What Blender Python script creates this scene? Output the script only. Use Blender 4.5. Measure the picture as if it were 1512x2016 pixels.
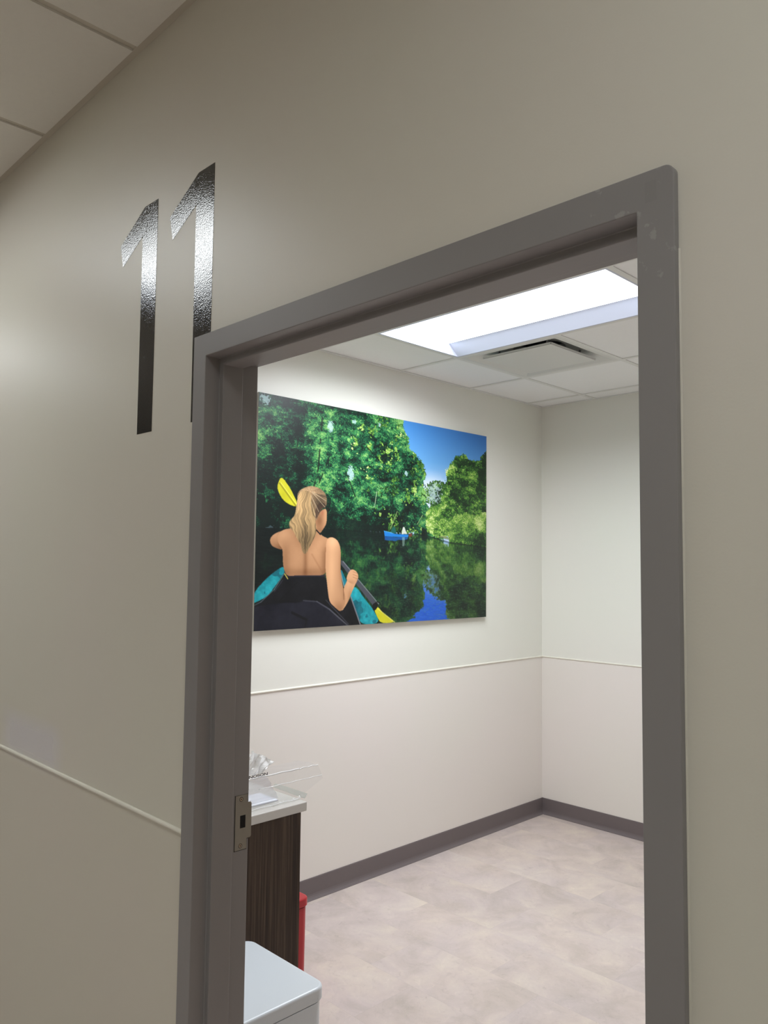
import bpy, bmesh, math, random
import numpy as np
from mathutils import Vector, Matrix

# ------------------------------------------------------------------ clean scene
for o in list(bpy.data.objects): bpy.data.objects.remove(o, do_unlink=True)
scene = bpy.context.scene
COL = scene.collection

# ------------------------------------------------------------------ camera
cam_data = bpy.data.cameras.new('camera')
cam_data.sensor_fit = 'VERTICAL'
cam_data.sensor_height = 36.0
cam_data.lens = 36.0*1556.15/2016.0
cam_data.clip_start = .02
cam = bpy.data.objects.new('camera', cam_data); COL.objects.link(cam)
yaw, pitch, roll = math.radians(45.353), math.radians(3.816), math.radians(0.626)
fwd = Vector((-math.sin(yaw)*math.cos(pitch), math.cos(yaw)*math.cos(pitch), math.sin(pitch)))
rgt = Vector((math.cos(yaw), math.sin(yaw), 0)); up = rgt.cross(fwd)
r2 = rgt*math.cos(roll)+up*math.sin(roll); u2 = up*math.cos(roll)-rgt*math.sin(roll)
m = Matrix((r2, u2, -fwd)).transposed().to_4x4(); m.translation = Vector((1.5887, -.9588, 1.6325))
cam.matrix_world = m
scene.camera = cam

# ------------------------------------------------------------------ world, exposure, light levels
world = bpy.data.worlds.new('world'); scene.world = world; world.use_nodes = True
world.node_tree.nodes['Background'].inputs[0].default_value = (.05, .05, .05, 1)
world.node_tree.nodes['Background'].inputs[1].default_value = .2
vs = scene.view_settings
vs.view_transform = 'Standard'; vs.look = 'None'; vs.gamma = 1.0; vs.use_curve_mapping = False
vs.exposure = 0.0
ROOM_LENS, ROOM_TINT = 4.4, (.93, .975, 1.04)
ROOM_WATTS, ROOM_SPREAD = 42.0, 162              # the beam that leaves that troffer, degrees of spread          # emission of the exam room troffer
HALL_LENS, HALL_TINT = 8.1, (1.0, 1.035, 1.035)          # emission of the hallway troffers

# ------------------------------------------------------------------ measures of the place (metres)
XA, YB, RC = -1.476, 3.576, 2.718      # room: picture wall, far wall, ceiling
XR_ROOM = 1.62
HC = 3.0025                            # hallway ceiling
RAIL, BASE = 1.0305, .102
WT = .120                              # wall thickness
FD = .132                              # frame reaches this far into the room
T = .6096                              # ceiling grid
GX, GY = -1.0549, 2.1802               # a crossing of the room grid
HALL_X0, HALL_X1, HALL_Y = -9.0, 5.5, -4.8

# ------------------------------------------------------------------ material helpers
def new_mat(name):
    mt = bpy.data.materials.new(name); mt.use_nodes = True
    nt = mt.node_tree; nt.nodes.clear()
    out = nt.nodes.new('ShaderNodeOutputMaterial')
    return mt, nt, out
def N(nt, kind, **kw):
    n = nt.nodes.new(kind)
    for k, v in kw.items(): setattr(n, k, v)
    return n
def srgb(r, g, b):
    f = lambda c: ((c/255+.055)/1.055)**2.4 if c/255 > .04045 else c/255/12.92
    return (f(r), f(g), f(b), 1)
def paint(name, col, rough=.5, spec=.5, metal=0, bump=0, bscale=200, var=0, vscale=3, coat=0):
    mt, nt, out = new_mat(name)
    b = N(nt, 'ShaderNodeBsdfPrincipled'); nt.links.new(b.outputs[0], out.inputs[0])
    b.inputs['Base Color'].default_value = col; b.inputs['Roughness'].default_value = rough
    b.inputs['Metallic'].default_value = metal; b.inputs['Specular IOR Level'].default_value = spec
    b.inputs['Coat Weight'].default_value = coat; b.inputs['Coat Roughness'].default_value = .1
    tc = N(nt, 'ShaderNodeTexCoord')
    if var:
        n = N(nt, 'ShaderNodeTexNoise'); n.inputs['Scale'].default_value = vscale; n.inputs['Detail'].default_value = 4
        nt.links.new(tc.outputs['Object'], n.inputs['Vector'])
        mr = N(nt, 'ShaderNodeMapRange'); mr.inputs[3].default_value = 1-var; mr.inputs[4].default_value = 1+var
        nt.links.new(n.outputs[0], mr.inputs[0])
        mx = N(nt, 'ShaderNodeVectorMath', operation='SCALE'); mx.inputs[0].default_value = col[:3]
        nt.links.new(mr.outputs[0], mx.inputs['Scale']); nt.links.new(mx.outputs[0], b.inputs['Base Color'])
    if bump:
        n = N(nt, 'ShaderNodeTexNoise'); n.inputs['Scale'].default_value = bscale; n.inputs['Detail'].default_value = 3
        nt.links.new(tc.outputs['Object'], n.inputs['Vector'])
        bp = N(nt, 'ShaderNodeBump'); bp.inputs['Strength'].default_value = bump; bp.inputs['Distance'].default_value = .002
        nt.links.new(n.outputs[0], bp.inputs['Height']); nt.links.new(bp.outputs[0], b.inputs['Normal'])
    return mt
def emission(name, col, strength):
    mt, nt, out = new_mat(name)
    e = N(nt, 'ShaderNodeEmission'); e.inputs[0].default_value = (*col, 1); e.inputs[1].default_value = strength
    nt.links.new(e.outputs[0], out.inputs[0]); return mt
def math_node(nt, op, a, b=None, c=None):
    n = N(nt, 'ShaderNodeMath', operation=op)
    for i, v in enumerate((a, b, c)):
        if v is None: continue
        if hasattr(v, 'default_value'): nt.links.new(v, n.inputs[i])
        else: n.inputs[i].default_value = v
    return n.outputs[0]
def wall_material(name, upper, lower, rough, patch=False):
    """painted wall: one colour over the rail, the wall covering under it; eggshell sheen with roller stipple"""
    mt, nt, out = new_mat(name); L = nt.links
    b = N(nt, 'ShaderNodeBsdfPrincipled'); L.new(b.outputs[0], out.inputs[0])
    tc = N(nt, 'ShaderNodeTexCoord'); sp = N(nt, 'ShaderNodeSeparateXYZ'); L.new(tc.outputs['Object'], sp.inputs[0])
    low = math_node(nt, 'LESS_THAN', sp.outputs[2], RAIL)
    mx = N(nt, 'ShaderNodeMix', data_type='RGBA'); mx.inputs[6].default_value = upper; mx.inputs[7].default_value = lower
    L.new(low, mx.inputs[0])
    n = N(nt, 'ShaderNodeTexNoise'); n.inputs['Scale'].default_value = 1.3; n.inputs['Detail'].default_value = 3
    L.new(tc.outputs['Object'], n.inputs['Vector'])
    # very faint pinkish and greenish unevenness of the paint
    ramp = N(nt, 'ShaderNodeValToRGB'); ramp.color_ramp.elements[0].position = .3; ramp.color_ramp.elements[1].position = .7
    ramp.color_ramp.elements[0].color = (.985, 1.0, .975, 1); ramp.color_ramp.elements[1].color = (1.0, .985, .99, 1)
    L.new(n.outputs[0], ramp.inputs[0])
    mu = N(nt, 'ShaderNodeMix', data_type='RGBA', blend_type='MULTIPLY'); mu.inputs[0].default_value = 1
    L.new(mx.outputs[2], mu.inputs[6]); L.new(ramp.outputs[0], mu.inputs[7])
    colour = mu.outputs[2]; b.inputs['Roughness'].default_value = rough
    if patch:                                             # touched-up glossier patch over the rail, its reflection put in as paler colour
        jn = N(nt, 'ShaderNodeTexNoise'); jn.inputs['Scale'].default_value = 9; L.new(tc.outputs['Object'], jn.inputs['Vector'])
        j = math_node(nt, 'MULTIPLY_ADD', jn.outputs[0], .05, -.025)
        px = math_node(nt, 'ADD', sp.outputs[0], j)
        dx = math_node(nt, 'ABSOLUTE', math_node(nt, 'ADD', px, .90))
        dz = math_node(nt, 'ABSOLUTE', math_node(nt, 'ADD', sp.outputs[2], -1.088))
        ix = N(nt, 'ShaderNodeMapRange'); ix.inputs[1].default_value = .25; ix.inputs[2].default_value = .16; L.new(dx, ix.inputs[0])
        iz = N(nt, 'ShaderNodeMapRange'); iz.inputs[1].default_value = .085; iz.inputs[2].default_value = .03; L.new(dz, iz.inputs[0])
        pm = math_node(nt, 'MULTIPLY', ix.outputs[0], iz.outputs[0])
        m2 = N(nt, 'ShaderNodeMix', data_type='RGBA'); L.new(math_node(nt, 'MULTIPLY', pm, .62), m2.inputs[0])
        L.new(colour, m2.inputs[6]); m2.inputs[7].default_value = srgb(226, 224, 232); colour = m2.outputs[2]
        L.new(math_node(nt, 'MULTIPLY_ADD', pm, -.12, rough), b.inputs['Roughness'])
    L.new(colour, b.inputs['Base Color'])
    b.inputs['Specular IOR Level'].default_value = .5
    s = N(nt, 'ShaderNodeTexNoise'); s.inputs['Scale'].default_value = 260; s.inputs['Detail'].default_value = 2
    L.new(tc.outputs['Object'], s.inputs['Vector'])
    bp = N(nt, 'ShaderNodeBump'); bp.inputs['Strength'].default_value = .06; bp.inputs['Distance'].default_value = .002
    L.new(s.outputs[0], bp.inputs['Height']); L.new(bp.outputs[0], b.inputs['Normal'])
    return mt

M = {}
M['wall_hall'] = wall_material('hall_wall_paint', srgb(224, 220, 208), srgb(219, 214, 201), .38, patch=True)
M['wall_room'] = wall_material('room_wall_paint', srgb(237, 236, 228), srgb(236, 230, 224), .42)
M['rail'] = paint('rail_bead', srgb(238, 235, 222), .22)
M['frame'] = paint('frame_paint', srgb(144, 141, 140), .42, .5, bump=.05, bscale=120, var=.05, vscale=6)
def wear(mt):                       # scuffed, re-painted spots at the upper right mitre of the door frame
    nt = mt.node_tree; b = nt.nodes['Principled BSDF']; old = b.inputs['Base Color'].links[0].from_socket
    tc = N(nt, 'ShaderNodeTexCoord'); sp = N(nt, 'ShaderNodeSeparateXYZ'); nt.links.new(tc.outputs['Object'], sp.inputs[0])
    n = N(nt, 'ShaderNodeTexNoise'); n.inputs['Scale'].default_value = 62; n.inputs['Detail'].default_value = 5; nt.links.new(tc.outputs['Object'], n.inputs['Vector'])
    spot = N(nt, 'ShaderNodeMapRange'); spot.inputs[1].default_value = .60; spot.inputs[2].default_value = .66; nt.links.new(n.outputs[0], spot.inputs[0])
    near = math_node(nt, 'MULTIPLY', math_node(nt, 'GREATER_THAN', sp.outputs[0], 1.03), math_node(nt, 'GREATER_THAN', sp.outputs[2], 2.0))
    near = math_node(nt, 'MULTIPLY', near, math_node(nt, 'LESS_THAN', sp.outputs[1], -.005))
    f = math_node(nt, 'MULTIPLY', math_node(nt, 'MULTIPLY', spot.outputs[0], near), .38)
    px = math_node(nt, 'LESS_THAN', math_node(nt, 'ABSOLUTE', math_node(nt, 'ADD', sp.outputs[0], -1.118)), .008)
    pz = math_node(nt, 'LESS_THAN', math_node(nt, 'ABSOLUTE', math_node(nt, 'ADD', sp.outputs[2], -2.122)), .014)
    mx = N(nt, 'ShaderNodeMix', data_type='RGBA'); nt.links.new(f, mx.inputs[0]); nt.links.new(old, mx.inputs[6]); mx.inputs[7].default_value = srgb(182, 180, 178)
    m2 = N(nt, 'ShaderNodeMix', data_type='RGBA'); nt.links.new(math_node(nt, 'MULTIPLY', math_node(nt, 'MULTIPLY', px, pz), .16), m2.inputs[0])
    nt.links.new(mx.outputs[2], m2.inputs[6]); m2.inputs[7].default_value = srgb(118, 116, 112); nt.links.new(m2.outputs[2], b.inputs['Base Color'])
wear(M['frame'])
M['cove'] = paint('cove_base_vinyl', srgb(112, 103, 103), .5, .4)
M['tile'] = paint('ceiling_tile', srgb(249, 249, 248), .9, .2, bump=.25, bscale=420, var=.02, vscale=60)
M['hall_tile'] = paint('hall_ceiling_tile', srgb(244, 241, 232), .9, .2, bump=.25, bscale=420, var=.02, vscale=60)
M['tee'] = paint('ceiling_tee', srgb(232, 232, 228), .5)
M['hall_tee'] = paint('hall_ceiling_tee', srgb(212, 205, 190), .5)
M['lens_room'] = emission('room_lens', ROOM_TINT, ROOM_LENS)
M['lens_hall'] = emission('hall_lens', HALL_TINT, HALL_LENS)
M['troffer'] = paint('troffer_white', srgb(206, 212, 228), .35)
M['vent_white'] = paint('vent_white', srgb(222, 222, 218), .4)
M['vent_dark'] = paint('vent_duct', srgb(30, 36, 52), .6)
M['galv'] = paint('galvanised', srgb(150, 152, 156), .4, metal=.8)
M['counter'] = paint('solid_surface', srgb(206, 202, 196), .25, .5, var=.03, vscale=40)
M['bin_white'] = paint('bin_white', srgb(224, 231, 237), .32, .5)
M['bin_dark'] = paint('bin_seam', srgb(30, 30, 30), .6)
M['bin_red'] = paint('bin_red', srgb(176, 30, 38), .38, .5)
M['plate'] = paint('painted_strike', srgb(150, 145, 134), .36, metal=0, var=.04, vscale=40)
M['steel'] = paint('satin_steel', srgb(150, 142, 132), .38, metal=.75, var=.05, vscale=30)
M['screw'] = paint('screw', srgb(190, 184, 172), .3, metal=.9)
M['black'] = paint('black_void', srgb(6, 6, 7), .8)
M['ink'] = paint('black_ink', srgb(18, 18, 24), .5)
M['paper'] = paint('white_paper', srgb(240, 242, 250), .5)
M['door'] = paint('door_leaf', srgb(150, 120, 92), .45)
M['panel_edge'] = paint('panel_edge', srgb(170, 166, 156), .5)

def vinyl():
    mt, nt, out = new_mat('numeral_vinyl'); L = nt.links
    b = N(nt, 'ShaderNodeBsdfPrincipled'); L.new(b.outputs[0], out.inputs[0])
    b.inputs['Base Color'].default_value = srgb(25, 28, 32); b.inputs['Roughness'].default_value = .06
    b.inputs['Specular IOR Level'].default_value = 1.0
    tc = N(nt, 'ShaderNodeTexCoord')
    n = N(nt, 'ShaderNodeTexNoise'); n.inputs['Scale'].default_value = 290; n.inputs['Detail'].default_value = 1.5; n.inputs['Roughness'].default_value = .5
    L.new(tc.outputs['Object'], n.inputs['Vector'])
    bp = N(nt, 'ShaderNodeBump'); bp.inputs['Strength'].default_value = .26; bp.inputs['Distance'].default_value = .0014
    L.new(n.outputs[0], bp.inputs['Height']); L.new(bp.outputs[0], b.inputs['Normal'])
    return mt
M['vinyl'] = vinyl()

def wood():
    mt, nt, out = new_mat('zebra_laminate'); L = nt.links
    b = N(nt, 'ShaderNodeBsdfPrincipled'); L.new(b.outputs[0], out.inputs[0]); b.inputs['Roughness'].default_value = .5
    b.inputs['Specular IOR Level'].default_value = .3
    tc = N(nt, 'ShaderNodeTexCoord'); mp = N(nt, 'ShaderNodeMapping'); L.new(tc.outputs['Object'], mp.inputs[0])
    mp.inputs['Scale'].default_value = (1, 1, .012)
    n = N(nt, 'ShaderNodeTexNoise'); n.inputs['Scale'].default_value = 210; n.inputs['Detail'].default_value = 5; n.inputs['Roughness'].default_value = .75
    L.new(mp.outputs[0], n.inputs['Vector'])
    n2 = N(nt, 'ShaderNodeTexNoise'); n2.inputs['Scale'].default_value = 26; n2.inputs['Detail'].default_value = 2
    L.new(mp.outputs[0], n2.inputs['Vector'])
    f = math_node(nt, 'ADD', math_node(nt, 'MULTIPLY', n.outputs[0], .7), math_node(nt, 'MULTIPLY', n2.outputs[0], .3))
    r = N(nt, 'ShaderNodeValToRGB'); L.new(f, r.inputs[0])
    e = r.color_ramp.elements; e[0].position = .40; e[0].color = srgb(41, 31, 24); e[1].position = .62; e[1].color = srgb(92, 77, 63)
    k = r.color_ramp.elements.new(.52); k.color = srgb(64, 50, 40)
    L.new(r.outputs[0], b.inputs['Base Color']); return mt
M['wood'] = wood()

def floor_mat():
    mt, nt, out = new_mat('stone_vinyl_tile'); L = nt.links
    b = N(nt, 'ShaderNodeBsdfPrincipled'); L.new(b.outputs[0], out.inputs[0]); b.inputs['Roughness'].default_value = .45
    b.inputs['Specular IOR Level'].default_value = .35
    tc = N(nt, 'ShaderNodeTexCoord'); sp = N(nt, 'ShaderNodeSeparateXYZ'); L.new(tc.outputs['Object'], sp.inputs[0])
    ry = math_node(nt, 'DIVIDE', math_node(nt, 'ADD', sp.outputs[1], 3-.105), .3048)
    row = math_node(nt, 'FLOOR', ry)
    off = math_node(nt, 'MULTIPLY', math_node(nt, 'FRACT', math_node(nt, 'MULTIPLY', row, .382)), .6096)
    cx = math_node(nt, 'DIVIDE', math_node(nt, 'ADD', sp.outputs[0], off), .6096)
    colm = math_node(nt, 'FLOOR', cx)
    cb = N(nt, 'ShaderNodeCombineXYZ'); L.new(row, cb.inputs[0]); L.new(colm, cb.inputs[1])
    wn = N(nt, 'ShaderNodeTexWhiteNoise', noise_dimensions='3D'); L.new(cb.outputs[0], wn.inputs['Vector'])
    sc = N(nt, 'ShaderNodeVectorMath', operation='SCALE'); sc.inputs['Scale'].default_value = 5; L.new(wn.outputs['Color'], sc.inputs[0])
    ad = N(nt, 'ShaderNodeVectorMath', operation='ADD'); L.new(tc.outputs['Object'], ad.inputs[0]); L.new(sc.outputs[0], ad.inputs[1])
    def noise(scale, det, rough, dist=0):
        n = N(nt, 'ShaderNodeTexNoise'); n.inputs['Scale'].default_value = scale; n.inputs['Detail'].default_value = det
        n.inputs['Roughness'].default_value = rough; n.inputs['Distortion'].default_value = dist; L.new(ad.outputs[0], n.inputs['Vector']); return n.outputs[0]
    a = noise(4.5, 6, .62, .6)
    r = N(nt, 'ShaderNodeValToRGB'); L.new(a, r.inputs[0]); e = r.color_ramp.elements
    e[0].position = .30; e[0].color = srgb(192, 180, 172); e[1].position = .72; e[1].color = srgb(220, 208, 196)
    k = e.new(.5); k.color = srgb(208, 194, 188)
    c = noise(3.1, 3, .5)
    r2 = N(nt, 'ShaderNodeValToRGB'); L.new(c, r2.inputs[0]); e = r2.color_ramp.elements
    e[0].position = .4; e[0].color = (.985, .985, 1.0, 1); e[1].position = .6; e[1].color = (1.01, 1.0, .975, 1)
    mu = N(nt, 'ShaderNodeMix', data_type='RGBA', blend_type='MULTIPLY'); mu.inputs[0].default_value = 1
    L.new(r.outputs[0], mu.inputs[6]); L.new(r2.outputs[0], mu.inputs[7])
    fl = noise(24, 7, .78, 1.6)
    r3 = N(nt, 'ShaderNodeValToRGB'); L.new(fl, r3.inputs[0]); e = r3.color_ramp.elements
    e[0].position = .30; e[0].color = (.80, .79, .79, 1); e[1].position = .70; e[1].color = (1.14, 1.14, 1.11, 1)
    k = e.new(.42); k.color = (.965, .965, .965, 1); k = e.new(.60); k.color = (1.0, 1.0, 1.0, 1)
    mv = N(nt, 'ShaderNodeMix', data_type='RGBA', blend_type='MULTIPLY'); mv.inputs[0].default_value = 1
    L.new(mu.outputs[2], mv.inputs[6]); L.new(r3.outputs[0], mv.inputs[7])
    tone = N(nt, 'ShaderNodeMapRange'); tone.inputs[3].default_value = .97; tone.inputs[4].default_value = 1.03; L.new(wn.outputs['Value'], tone.inputs[0])
    fy = math_node(nt, 'FRACT', ry); fx = math_node(nt, 'FRACT', cx)
    gy = math_node(nt, 'LESS_THAN', fy, .006); gx = math_node(nt, 'LESS_THAN', fx, .003)
    seam = math_node(nt, 'MULTIPLY_ADD', math_node(nt, 'MAXIMUM', gx, gy), -.07, 1)
    fac = math_node(nt, 'MULTIPLY', tone.outputs[0], seam)
    vm = N(nt, 'ShaderNodeVectorMath', operation='SCALE'); L.new(mv.outputs[2], vm.inputs[0]); L.new(fac, vm.inputs['Scale'])
    L.new(vm.outputs[0], b.inputs['Base Color'])
    bp = N(nt, 'ShaderNodeBump'); bp.inputs['Strength'].default_value = .12; bp.inputs['Distance'].default_value = .002
    L.new(fl, bp.inputs['Height']); L.new(bp.outputs[0], b.inputs['Normal'])
    return mt
M['floor'] = floor_mat()

def film(name, clear, tint=(1, 1, 1, 1), rough=.06, bump=.4, edge=.14):
    mt, nt, out = new_mat(name); L = nt.links
    t = N(nt, 'ShaderNodeBsdfTransparent'); t.inputs[0].default_value = (.97, .975, .98, 1)
    b = N(nt, 'ShaderNodeBsdfPrincipled'); b.inputs['Base Color'].default_value = tint; b.inputs['Roughness'].default_value = rough
    b.inputs['Specular IOR Level'].default_value = 1.0
    fr = N(nt, 'ShaderNodeLayerWeight'); fr.inputs['Blend'].default_value = .35
    f = math_node(nt, 'MULTIPLY_ADD', fr.outputs['Facing'], edge, 1-clear)
    tc = N(nt, 'ShaderNodeTexCoord'); n = N(nt, 'ShaderNodeTexNoise'); n.inputs['Scale'].default_value = 28; n.inputs['Detail'].default_value = 3
    L.new(tc.outputs['Object'], n.inputs['Vector'])
    bp = N(nt, 'ShaderNodeBump'); bp.inputs['Strength'].default_value = bump; bp.inputs['Distance'].default_value = .004
    L.new(n.outputs[0], bp.inputs['Height']); L.new(bp.outputs[0], b.inputs['Normal'])
    mx = N(nt, 'ShaderNodeMixShader'); L.new(f, mx.inputs[0]); L.new(t.outputs[0], mx.inputs[1]); L.new(b.outputs[0], mx.inputs[2])
    L.new(mx.outputs[0], out.inputs[0]); return mt
M['film'] = film('clear_film', .965, srgb(220, 222, 232), .06, .25, .08)
M['film_edge'] = film('film_weld', .10, srgb(255, 255, 255), .2)
M['film_milky'] = film('milky_film', .62, srgb(226, 226, 238), .15, .5)
M['film_pale'] = film('pale_film', .40, srgb(226, 232, 226), .3, .2)
M['film_crumple'] = film('crumpled_film', .16, srgb(255, 255, 255), .12, .5, .3)

def print_mat():
    mt, nt, out = new_mat('printed_canvas'); L = nt.links
    b = N(nt, 'ShaderNodeBsdfPrincipled'); L.new(b.outputs[0], out.inputs[0]); b.inputs['Roughness'].default_value = .38
    b.inputs['Specular IOR Level'].default_value = .35
    a = N(nt, 'ShaderNodeAttribute'); a.attribute_name = 'pigment'
    hs = N(nt, 'ShaderNodeHueSaturation'); hs.inputs['Value'].default_value = .87; L.new(a.outputs['Color'], hs.inputs['Color']); L.new(hs.outputs[0], b.inputs['Base Color'])
    return mt
M['print'] = print_mat()

# ------------------------------------------------------------------ mesh helpers
def finish(name, bm, mat, parent=None, smooth=False, loc=(0, 0, 0)):
    me = bpy.data.meshes.new(name); bmesh.ops.recalc_face_normals(bm, faces=bm.faces); bm.to_mesh(me); bm.free()
    for mm in (mat if isinstance(mat, (list, tuple)) else [mat]): me.materials.append(mm)
    if smooth:
        for p in me.polygons: p.use_smooth = True
    o = bpy.data.objects.new(name, me); COL.objects.link(o); o.location = loc
    if parent: o.parent = parent
    return o
def box(bm, x0, x1, y0, y1, z0, z1, mi=0):
    vs_ = [bm.verts.new((x, y, z)) for z in (z0, z1) for y in (y0, y1) for x in (x0, x1)]
    for f in ((0, 2, 3, 1), (4, 5, 7, 6), (0, 1, 5, 4), (2, 6, 7, 3), (0, 4, 6, 2), (1, 3, 7, 5)):
        fc = bm.faces.new([vs_[i] for i in f]); fc.material_index = mi
    return vs_
def prism(bm, pts, z0, z1, axis='z'):
    def P(a, b, c): return (a, b, c) if axis == 'z' else ((a, c, b) if axis == 'y' else (c, a, b))
    lo = [bm.verts.new(P(a, b, z0)) for a, b in pts]; hi = [bm.verts.new(P(a, b, z1)) for a, b in pts]
    bm.faces.new(lo); bm.faces.new(hi); n = len(pts)
    for i in range(n): bm.faces.new((lo[i], lo[(i+1) % n], hi[(i+1) % n], hi[i]))
def rrect(x0, x1, y0, y1, r, n=8):
    o = []
    for cx, cy, a in ((x1-r, y1-r, 0), (x0+r, y1-r, 90), (x0+r, y0+r, 180), (x1-r, y0+r, 270)):
        for k in range(n+1):
            t = math.radians(a+90*k/n); o.append((cx+r*math.cos(t), cy+r*math.sin(t)))
    return o
def bevel(o, w=.002, seg=2, ang=40):
    md = o.modifiers.new('bevel', 'BEVEL'); md.width = w; md.segments = seg; md.limit_method = 'ANGLE'; md.angle_limit = math.radians(ang)
    md.harden_normals = False
    return o
def cyl(bm, c, r, h, axis='z', n=24, r2=None):
    r2 = r if r2 is None else r2
    rings = []
    for rr, d in ((r, 0), (r2, h)):
        ring = []
        for k in range(n):
            a = 2*math.pi*k/n; u, v = rr*math.cos(a), rr*math.sin(a)
            p = {'z': (u, v, d), 'y': (u, d, v), 'x': (d, u, v)}[axis]
            ring.append(bm.verts.new((c[0]+p[0], c[1]+p[1], c[2]+p[2])))
        rings.append(ring)
    bm.faces.new(rings[0]); bm.faces.new(rings[1])
    for k in range(n): bm.faces.new((rings[0][k], rings[0][(k+1) % n], rings[1][(k+1) % n], rings[1][k]))
def structure(o, label=None, cat=None):
    o['kind'] = 'structure'
    if label: o['label'] = label
    if cat: o['category'] = cat
    return o
def empty(name, loc=(0, 0, 0)):
    o = bpy.data.objects.new(name, None); COL.objects.link(o); o.location = loc; o.empty_display_size = .1; return o
def tag(o, label, cat, group=None):
    o['label'] = label; o['category'] = cat
    if group: o['group'] = group
    return o

# ------------------------------------------------------------------ the printed picture, outlines in millimetres on the print
PICTURE_SHAPES = {
    'left_trees': [(-31,2),(985,-3),(980,54),(1028,105),(1035,152),(1091,184),(1155,235),(1170,292),(1149,332),(1171,388),(1186,464),(1208,521),(1195,623),(830,636),(528,632),(-14,639)],
    'right_trees': [(1171,369),(1206,328),(1279,312),(1339,327),(1346,271),(1375,214),(1444,147),(1507,135),(1563,165),(1653,166),(1686,111),(1753,93),(1755,691),(1387,675),(1379,636),(1282,639),(1180,623),(1179,513),(1208,463),(1186,426)],
    'bush': [(1378,592),(1386,532),(1462,508),(1541,489),(1621,500),(1754,472),(1755,691),(1574,691),(1387,675)],
    'dark_bank': [(-19,428),(116,409),(250,439),(458,526),(550,555),(742,590),(830,613),(831,641),(-13,662)],
    'cloud': [(1134,295),(1220,287),(1338,292),(1339,356),(1193,464),(1150,428)],
    'torso': [(201,637),(169,641),(138,657),(124,682),(134,712),(159,736),(161,776),(164,816),(174,845),(188,865),(244,863),(336,861),(431,863),(433,819),(441,740),(461,703),(447,677),(412,668),(391,655),(371,638),(304,610),(252,622)],
    'neck': [(356,587),(389,543),(426,525),(435,546),(433,594),(428,609),(412,631),(391,655),(358,649)],
    'far_arm': [(151,649),(108,665),(87,683),(83,703),(94,723),(122,734),(159,741),(171,711),(164,666)],
    'upper_arm': [(433,688),(450,671),(482,671),(510,686),(528,717),(533,770),(530,813),(535,856),(543,898),(552,930),(565,967),(570,1005),(538,1052),(496,1024),(460,997),(449,950),(441,897),(431,845),(429,793),(431,730)],
    'forearm': [(552,930),(575,893),(589,866),(622,883),(644,899),(615,942),(598,979),(573,1016),(538,1052),(541,993)],
    'hand': [(571,888),(578,861),(595,837),(613,831),(632,837),(647,847),(657,866),(651,888),(633,912),(608,907)],
    'head': [(238,475),(254,451),(273,437),(319,420),(366,422),(407,437),(429,462),(434,493),(426,520),(399,527),(383,554),(373,581),(357,597),(303,589),(263,540)],
    'ponytail': [(248,462),(239,516),(231,572),(197,599),(193,630),(220,644),(247,688),(270,708),(277,744),(299,765),(326,722),(348,685),(368,659),(365,617),(356,581),(362,555),(334,494),(327,453),(287,441)],
    'blade_top': [(144,385),(123,423),(120,453),(153,501),(198,523),(236,529),(244,510),(222,476),(196,438)],
    'shaft': [(532,784),(544,789),(801,1017),(773,1032),(644,912),(534,808)],
    'collar': [(759,1015),(793,1002),(805,1025),(779,1052),(763,1043)],
    'blade_low': [(776,1035),(802,1027),(837,1065),(877,1085),(938,1119),(826,1120),(799,1088),(775,1049)],
    'hull_right': [(533,824),(578,898),(615,925),(645,923),(698,981),(767,1043),(822,1119),(682,1122),(647,1061),(616,995),(587,952),(550,914),(533,850)],
    'hull_left': [(170,818),(137,831),(82,865),(30,909),(-2,944),(-15,994),(32,979),(79,958),(114,919),(144,885),(174,850)],
    'deck': [(178,865),(193,863),(336,860),(431,862),(445,913),(457,991),(538,1052),(573,1016),(605,974),(678,1122),(679,1170),(-11,1157),(-15,999),(73,968),(115,939),(144,895)],
    'bag': [(-14,1009),(56,1001),(147,994),(209,993),(254,997),(299,985),(372,989),(447,1017),(518,1067),(590,1122),(591,1192),(-11,1157)],
    'canoe': [(841,625),(875,629),(911,635),(953,638),(1033,636),(1029,652),(968,653),(897,653),(845,652)],
    'canoe_refl': [(845,653),(897,653),(1029,653),(1020,664),(918,674),(845,673)],
    'rower_green': [(891,627),(900,611),(917,593),(928,610),(935,633),(904,633)],
    'rower_white': [(976,637),(982,613),(989,596),(1000,596),(1007,612),(1022,634)],
    'rower_red': [(1035,636),(1048,629),(1062,631),(1061,646),(1035,651)],
    'lines': [(889,611),(941,514),(1103,577),(1148,523),(767,499),(783,415)],
    'lines5': [(605,974),(676,1122),(533,850),(556,919),(367,638),(393,659),(133,422),(236,526),(174,855),(193,878),(292,985),(378,992),(461,1033),(590,1122),(436,986),(590,1112),(174,850),(114,929),(38,986),(3,1000),(428,523),(442,530),(439,548),(297,753),(309,861),(340,758),(416,855),(431,725),(431,861),(115,939),(163,885),(251,896),(146,984),(223,1041),(314,1079),(302,1124)],
}
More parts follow.
